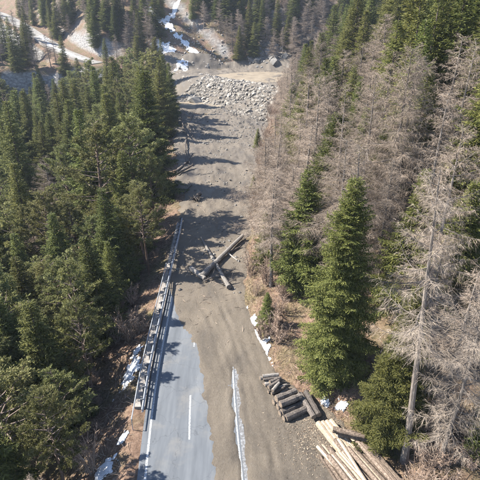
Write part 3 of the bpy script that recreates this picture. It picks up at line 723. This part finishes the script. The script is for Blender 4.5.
def gen_larch(seed, h=17, rmax=2.6, bare=.18, nbr=85, droop=.15, tw=m_twig, mt='larch', thick=1.0, lean=(0,0), tdens=1.0, bark='bark_larch'):
    rs = np.random.default_rng(seed); tb, sp = trunk_mb(h, h*.0115, rs, .012, lean=lean); br = MB(); B, D, Ln, Wd = [], [], [], []
    for i in range(nbr):
        t = bare+(1-bare)*((i+rs.uniform(0,1))/nbr); z = t*h; u = (t-bare)/(1-bare); a = i*2.4+rs.uniform(-.7,.7)
        L = rmax*((1-u)**.6*.9+.12)*rs.uniform(.45,1.2)*(.6+.4*min(1, u*6)); pit = -.25+.75*u+rs.uniform(-.25,.25)
        if vnoise(a*.9+seed, u*5+seed*.7) < .33: continue
        if rs.random() < .12: L *= 1.35
        o = np.array([math.cos(a), math.sin(a), 0]); sd = np.array([-math.sin(a), math.cos(a), 0]); m = 7; s = np.linspace(0, 1, m)
        pts = spine(sp, z)+o*(s*L*math.cos(pit))[:,None]+np.array([0,0,1])*(s*L*math.sin(pit)-droop*L*s+droop*1.6*L*s**2.6)[:,None]+sd*(rs.uniform(-.2,.2)*L*s*s)[:,None]
        br.tube(pts, list((.024*(1-s)+.005)*thick*(.6+.25*L)), 4, False)
        nt_ = int(L*11*tdens)+4; q = rs.uniform(.12, 1, nt_); j = q*(m-1); i0 = np.minimum(m-2, j.astype(int)); c = pts[i0]+(pts[i0+1]-pts[i0])*(j-i0)[:,None]
        tan = unit(pts[-1]-pts[0]); dd = unit(tan*.5+sd*rs.choice([-1,1],nt_)[:,None]*rs.uniform(.3,1,(nt_,1))+np.array([0,0,-.35])+rs.normal(0,.35,(nt_,3)))
        ll = rs.uniform(.3,1.0,nt_)*(.35+.3*L)*(1.15-q*.6); B.append(c); D.append(dd); Ln.append(ll); Wd.append(np.full(nt_, .013*thick))
        for rep in range(5):
            r = rs.uniform(.2,.95,nt_); c2 = c+dd*(ll*r)[:,None]; d2 = unit(dd*.75+rs.normal(0,.3,(nt_,3))+np.array([0,0,-.4])); B.append(c2); D.append(d2); Ln.append(ll*rs.uniform(.3,.65,nt_)); Wd.append(np.full(nt_, .0085*thick))
    B, D, Ln, Wd = [np.concatenate(q) for q in (B, D, Ln, Wd)]; V, F1, F2 = twig_strips(B, D, Ln, Wd, rs, .08)
    return [('trunk', make_mesh('trunk', tb.v, tb.f, M[bark])), ('branches', make_mesh('branches', br.v, br.f, M[bark])), ('twigs', make_mesh('twigs', V, [F1, F2], M[mt]))]
def gen_shrub(seed, h=2.2, stems=14, mt='shrub', dens=1):
    rs = np.random.default_rng(seed); b = MB(); B, D, Ln, Wd = [], [], [], []
    for i in range(stems):
        a = rs.uniform(0, 6.3); sp = rs.uniform(.1,.65); L = h*rs.uniform(.6,1.1); m = 5; s = np.linspace(0, 1, m)
        pts = np.stack([math.cos(a)*(.15+sp*s**1.3*L*.8), math.sin(a)*(.15+sp*s**1.3*L*.8), L*s*(1-.25*sp)-.15*(s == 0)], 1)+rs.normal(0,.04,(m,3)); b.tube(pts, list(.022*(1-s)+.008), 4, False)
        n = int(26*dens); q = rs.uniform(.2,1,n); j = q*(m-1); i0 = np.minimum(m-2, j.astype(int)); c = pts[i0]+(pts[i0+1]-pts[i0])*(j-i0)[:,None]
        dd = unit(rs.normal(0,.6,(n,3))+np.array([math.cos(a)*.4, math.sin(a)*.4, .7])); ll = rs.uniform(.25,.75,n)*h*.36; B.append(c); D.append(dd); Ln.append(ll); Wd.append(np.full(n, .022))
        for r_ in range(2): B.append(c+dd*(ll*.5)[:,None]); D.append(unit(dd+rs.normal(0,.6,(n,3)))); Ln.append(ll*.6); Wd.append(np.full(n, .016))
    B, D, Ln, Wd = [np.concatenate(q) for q in (B, D, Ln, Wd)]; V, F1, F2 = twig_strips(B, D, Ln, Wd, rs, .2)
    return [('stems', make_mesh('stems', b.v, b.f, M[mt])), ('twigs', make_mesh('twigs', V, [F1, F2], M[mt]))]

SPR = [gen_spruce(s, 17, r) for s, r in ((1, 3.2), (2, 2.8), (3, 3.6), (4, 2.5), (5, 3.0), (6, 3.4))]
PIN = [gen_pine(s, 15, r, b) for s, r, b in ((11, 3.0, .3), (12, 3.3, .38), (13, 2.7, .22), (14, 3.6, .42), (15, 3.1, .28))]
LAR = [gen_larch(s, 17, r, b, 140, tdens=2.5) for s, r, b in ((21, 3.2, .15), (22, 3.7, .2), (23, 2.6, .12), (24, 4.1, .28), (25, 3.0, .35), (26, 3.6, .1))]
SHR = [gen_shrub(s, h) for s, h in ((31, 2.0), (32, 2.8), (33, 1.5))]
HT = {'spruce': 17.0, 'pine': 15.0, 'larch': 17.0}
TREES = []      # x, y of every tree, for spacing
def plant(kind, parts, x, y, s, label, group=None, name=None, sink=.1, tilt=(0,0), z=None, sxy=1.0):
    o = empty(name or kind+'_tree', (x, y, (tz(x, y) if z is None else z)-sink), random.uniform(0, 6.3)); o.scale = (s*sxy, s*sxy, s)
    o.rotation_euler = (tilt[0], tilt[1], o.rotation_euler[2])
    for pn, me in parts: link(bpy.data.objects.new(pn, me), o)
    tag(o, label, 'shrub' if kind == 'shrub' else 'tree', group); TREES.append((x, y)); return o
def by_top(kind, px, py, h, label, v=None, group=None, sxy=1.0, parts=None):
    q = hit(px, py, h); lib = {'spruce': SPR, 'pine': PIN, 'larch': LAR}[kind]
    return plant(kind, parts or (lib[v] if v is not None else random.choice(lib)), q[0], q[1], h/HT[kind], label, group, sxy=sxy)

# trees that stand out
HERO = gen_spruce(77, 18, 3.3, .26, 1.15, .04, .58, .74)
q = hit(332,388); HX, HY = q[0], q[1]+2; plant('spruce', HERO, q[0]+.1, q[1]+1.0, .98, 'big dense dark green spruce standing alone right of the road', sxy=1.0)
HERO2 = gen_spruce(78, 15, 3.2, .27, 1.15, .02, .6)
q = hit(390,448); plant('spruce', HERO2, q[0], q[1]+1.0, .86, 'bushy green spruce behind the long log pile at the leaning trunk')
q0 = hit(405,460); top = ray(438,165); top = top*(q0[1]+.5)/top[1]; top[2] += CAM_H
DEAD = gen_larch(88, top[2]-q0[2], 3.4, .42, 56, .30, mt='deadtwig', thick=1.0, lean=((top[0]-q0[0])/(top[2]-q0[2]), 0), tdens=2.5)
o = plant('larch', DEAD, q0[0], q0[1], 1.0, 'pale leaning bare larch with a long clean trunk at right'); o.rotation_euler = (0,0,0)
DEAD2 = gen_larch(89, 15, 4.0, .25, 80, .35, mt='deadtwig', thick=.9, tdens=2.8)
q = hit(486,300, 13.5); plant('larch', DEAD2, q[0], q[1], .9, 'closest bare larch filling the lower right corner')
by_top('larch', 462,128, 18, 'bare larch at the right edge above the leaning trunk', 1)
by_top('larch', 414,48, 20, 'tall bare larch with twin trunks high on the right hillside', 3)
by_top('larch', 421,55, 19, 'second trunk of the bare twin larch on the right hillside', 0)
by_top('larch', 375,74, 18, 'bare larch left of the twin larch on the right hillside', 1)
by_top('larch', 345,84, 18, 'bare larch behind the big spruce, right of its tip', 2)
by_top('larch', 320,76, 18, 'bare larch just left of the big spruce tip', 0)
by_top('larch', 292,72, 16, 'bare larch nearest the boulder embankment on the right', 2)
by_top('larch', 282,110, 13, 'slim bare larch at the right edge of the dark mud', 2)
by_top('larch', 300,120, 13, 'slim bare larch right of the mud, second from the embankment', 0)
by_top('larch', 395,160, 13, 'bare larch between the big spruce and the leaning larch', 3)
by_top('larch', 448,235, 11, 'bare larch right of the leaning trunk at mid height', 1)
by_top('spruce', 104,38, 19, 'tall dark spruce with the highest tip left of the road', 1)
by_top('spruce', 160,38, 17, 'slim spruce top in front of the snowy rubble', 3)
by_top('spruce', 168,62, 16, 'dark spruce beside the boulder embankment on the left', 0)
by_top('spruce', 136,45, 17, 'slender spruce between the tallest one and the snowy rubble', 3)
by_top('larch', 152,115, 12, 'pale bare larch among the green trees left of the dark mud', 2)
by_top('larch', 95,165, 9, 'small bare larch among the left pines', 2)
by_top('spruce', 52,105, 16, 'spruce at the edge of the shaded gorge', 3)
by_top('pine', 150,150, 13, 'broad light green pine nearest the flow on the left', 1)
by_top('pine', 140,185, 12, 'pine with bare reddish trunks above the guardrail', 3)
by_top('pine', 75,300, 11, 'broad pine over the left slope beside the snow patch', 1)
by_top('pine', 40,395, 10, 'pine crown in the lower left corner area', 3)
for px, py, hh, lab in ((268,292,4.2,'small green spruce on the right verge beside the snow'), (258,128,5,'young spruce at the right edge of the dark mud'), (254,175,3.5,'young spruce overhanging the shaded mud at right')):
    by_top('spruce', px, py, hh, lab, random.randrange(5), sxy=1.5)

# the stands that fill the slopes
def visible(x, y, z, h, m=60):
    a = project(x, y, z+h); b = project(x, y, z+h*.3)
    if a[2] < 3: return False
    return -m < a[0] < 480+m and a[1] < 520 and b[1] > -20
def stand(n, xr, yr, cond, spacing, choose, tries=60000):
    c = 0; P = list(TREES)
    for _ in range(tries):
        if c >= n: break
        x, y = random.uniform(*xr), random.uniform(*yr)
        if not cond(x, y): continue
        sp = spacing(x, y); A_ = np.array(P)
        if len(A_) and (((A_[:,0]-x)**2+(A_[:,1]-y)**2) < sp*sp).any(): continue
        z = tz(x, y); kind, h, lab, grp = choose(x, y, z)
        if not visible(x, y, z, h): continue
        lib = {'spruce': SPR, 'pine': PIN, 'larch': LAR}[kind]
        plant(kind, random.choice(lib), x, y, h/HT[kind], lab, grp, tilt=(random.gauss(0,.02), random.gauss(0,.02)), sxy=random.uniform(1.05,1.45)); P.append((x, y)); c += 1
    return c
ALONG = [(44, 'beside the clear asphalt'), (66, 'beside the log jam'), (92, 'beside the torn stump'), (122, 'beside the far mud'), (999, 'near the boulder embankment')]
def zone(y): return next(t for m, t in ALONG if y < m)
def size(kind, h):
    lo, hi = {'pine': (12, 15), 'spruce': (12, 16.5), 'larch': (10, 14)}[kind]
    return 'low' if h < lo else 'tall' if h > hi else 'mid-sized'
def name_it(kind, h, colour, depth, where):
    lab = f'{size(kind, h)} {colour} {kind} {depth}, {where}'; return kind, h, lab, lab.replace(colour+' ', '')
def left_kind(x, y, z):
    r = random.random(); near = y < 58; d = float(Ledge(y))-x
    kind = ('pine' if r < .58 else 'spruce' if r < .95 else 'larch') if near else ('spruce' if r < .62 else 'pine' if r < .95 else 'larch')
    h = {'pine': random.uniform(10, 16), 'spruce': random.uniform(10, 18), 'larch': random.uniform(8, 11)}[kind]*(.82 if y < 46 and d < 14 else 1 if near else 1.4 if d < 10 and kind == 'spruce' else 1.28)
    depth = 'in the edge row left of the road' if d < 9 else 'in the middle of the left stand' if d < 22 else 'deep in the left stand toward the gorge'
    return name_it(kind, h, {'pine': 'light green', 'spruce': 'olive green' if near else 'dark green', 'larch': 'bare grey'}[kind], depth, zone(y))
def left_ok(x, y):
    d = float(Ledge(y))-x
    if y > 150 and x > -33: return False
    return d > (5.4 if y < 45 else 4.2 if y < 58 else 2.0)+random.uniform(0, 1.5)
n0 = stand(70, (-50, -6), (12, 58), left_ok, lambda x, y: 3.0, left_kind)
n1 = stand(110, (-95, -6), (58, 170), left_ok, lambda x, y: 4.3, left_kind)
def right_kind(x, y, z):
    d = x-float(Redge(y)); r = random.random()
    depth = 'at the foot of the right hillside' if d < 8 else 'halfway up the right hillside' if d < 20 else 'high on the right hillside'
    if r < (.9 if d < 7 else .42 if d < 20 else .12):
        return name_it('larch', random.uniform(8, 14) if d < 6 else random.uniform(11, 18), 'beige bare', depth, zone(y))
    return name_it('spruce', random.uniform(5, 9) if d < 6 else random.uniform(11, 17) if d < 16 else random.uniform(16, 23), 'green', depth, zone(y))
def right_ok(x, y):
    d = x-float(Redge(y)); px, py, dep = project(x, y, tz(x, y))
    if 295 < px < 385 and 360 < py < 475: return False
    if py > 310 and px < 365: return False
    if math.hypot(x-HX, y-HY) < 4.6: return False
    return d > 1.6+random.uniform(0, 2)
n2 = stand(92, (2, 52), (20, 75), right_ok, lambda x, y: 2.7, right_kind)
n2 += stand(100, (2, 85), (75, 190), right_ok, lambda x, y: 3.5, right_kind)
def far_kind(x, y, z):
    r = random.random()
    if x <= -55:
        kind = 'larch' if r < .5 else 'spruce'; up = 'above' if y > np.interp(-x, -FARROAD[:,0], FARROAD[:,1]) else 'below'
        where = f'on the hazy slope {up} the far road'
    else:
        kind = 'larch' if r < .62 else 'spruce'; gd = (x+10)+(y-204)*.9
        where = 'on the far mountainside '+('left of the snow gully' if gd < 0 else 'right of the snow gully' if x < 14 else 'above the silt basin')
    return name_it(kind, random.uniform(9, 15) if kind == 'larch' else random.uniform(12, 19), 'bare grey' if kind == 'larch' else 'dark', 'in the backdrop', where)
def far_ok(x, y):
    gl_ = abs((x+10)+(y-204)*.9)
    if gl_ < 4.0 and y < 250: return False
    d = np.min(np.hypot(FR[:,0]-x, FR[:,1]-y))
    if d < 5.5: return False
    z = tz(x, y); px, py, dep = project(x, y, z)
    if 62 < py < 130 and 140 < px < 300: return False
    tp_ = project(x, y, z+15)
    for gy_, gx_ in ((60,211),(52,195),(44,184),(34,176),(24,168),(14,172),(4,180)):
        if tp_[1]-2 < gy_ < py and abs(px-gx_) < 9: return False     # nothing grows in the snow gully
    if px < 130 and y < FARROAD[:,1].max():
        yr = np.interp(-x, -FARROAD[:,0], FARROAD[:,1])
        if yr-(14 if x > -88 else 6) < y < yr and random.random() < .9: return False     # the far road's bare lower verge
    return y > 158
n3 = stand(150, (-150, -52), (158, 300), far_ok, lambda x, y: 3.6, far_kind)+stand(165, (-52, 80), (190, 268), far_ok, lambda x, y: 3.3, far_kind)
print('stands', n0, n1, n2, n3)

# bare shrubs on the right bank and left bank
g_sh = {}
def shrubs(n, cond, xr, yr, lab, grp):
    c = 0
    for _ in range(20000):
        if c >= n: break
        x, y = random.uniform(*xr), random.uniform(*yr)
        if not cond(x, y): continue
        z = tz(x, y)
        if not visible(x, y, z, 2, 4): continue
        k = random.uniform(.6, 1.5); w_ = ('tall ' if k > 1.05 else 'low ')+lab+', '+zone(y); plant('shrub', random.choice(SHR), x, y, k, w_, w_, name='bare_shrub', sink=.02); c += 1
shrubs(170, lambda x, y: .6 < x-float(Redge(y)) < random.uniform(2, 14) and not (project(x, y, tz(x,y))[1] > 365), (0, 40), (34, 150), 'reddish brown bare shrub on the right bank', 'bare shrubs of the right bank')
shrubs(26, lambda x, y: project(x, y, tz(x, y))[0] > 412 and project(x, y, tz(x, y))[1] > 425, (6, 30), (14, 34), 'brown bare shrub at the foot of the closest bare larch', 'bare shrubs in the lower right')
shrubs(28, lambda x, y: 2.4 < float(Ledge(y))-x < 8, (-25, 0), (22, 95), 'brown bare shrub on the left bank below the guardrail', 'bare shrubs of the left bank')

# brushwood, needles and dry grass on the forest floor
def sticks(name, n, gen, ln, m, label, cat, zup=.03, up=0.05, wd=.03):
    P = []
    while len(P) < n:
        q = gen()
        if q is not None: P.append(q)
    P = np.array(P); rs = np.random.default_rng(9); B = np.column_stack([P, (terrain(P[:,0], P[:,1])+zup) if zup < .1 else np.array([mud_z(*p_)+.03 for p_ in P])])
    D = unit(np.column_stack([rs.normal(0,1,(n,2)), rs.normal(up,.22,n)])); V, F1, F2 = twig_strips(B, D, rs.uniform(.3,1,n)*ln, np.full(n, wd), rs, .15)
    tag(mobj(name, V, [F1, F2], m), label, cat, kind='stuff')
def gl_():
    y = random.triangular(18, 110, 24); d = random.uniform(.2, 12)**1.0; return (float(Ledge(y))-1.0-d, y)
def gr_():
    y = random.uniform(24, 120); d = random.expovariate(.22); return (float(Redge(y))+.2+d, y)
sticks('brushwood', 9000, gl_, 1.1, M['brush'], 'fallen twigs and branches littering the left bank', 'brushwood', wd=.045)
sticks('brushwood', 9000, gr_, .9, M['brush'], 'fallen twigs and brush littering the right bank', 'brushwood', wd=.04)
sticks('dry_grass', 14000, gr_, .5, M['grass'], 'dry yellow grass on the right bank', 'grass', up=.9, wd=.03)

def chips_():
    q = gp(random.gauss(322, 20), random.gauss(432, 20), 0)
    return (q[0], q[1]) if q[0] < Redge(q[1])+6 else None
def litter_():
    y = random.uniform(34, 120); x = random.uniform(float(Ledge(y)), float(Redge(y)))
    if y < 50 and exposed(np.array([x]), np.array([y]))[0] > -.4: return None
    return (x, y) if random.random() < .35+.65*(fbm(np.array([x*.25]), np.array([y*.25]))[0] > .1) else None
sticks('wood_chips', 2200, chips_, .2, M['chips'], 'bark strips and wood chips strewn round the log piles', 'wood chips', zup=.22, wd=.035)
sticks('mud_litter', 900, litter_, .9, M['brush'], 'small sticks scattered on the mud', 'sticks', zup=.3, up=.02, wd=.05)
# ------------------------------------------------------------------ hazy mountain air
zmin, zmax = float(GZ.min())-1, float(GZ.max())+26
hb = MB(); hb.box((gx[0]-5, gy[0]-5, zmin), (gx[-1]+5, gy[-1]+5, zmax))
m, n, out = mat('haze'); pv = nd(n, 'ShaderNodeVolumePrincipled'); pv.inputs['Color'].default_value = (.72,.82,1,1); pv.inputs['Density'].default_value = .00016; pv.inputs['Anisotropy'].default_value = .0
n.links.new(pv.outputs[0], out.inputs['Volume'])
hz = hb.build('haze', m); tag(hz, 'thin blue haze filling the valley', 'haze', kind='stuff')
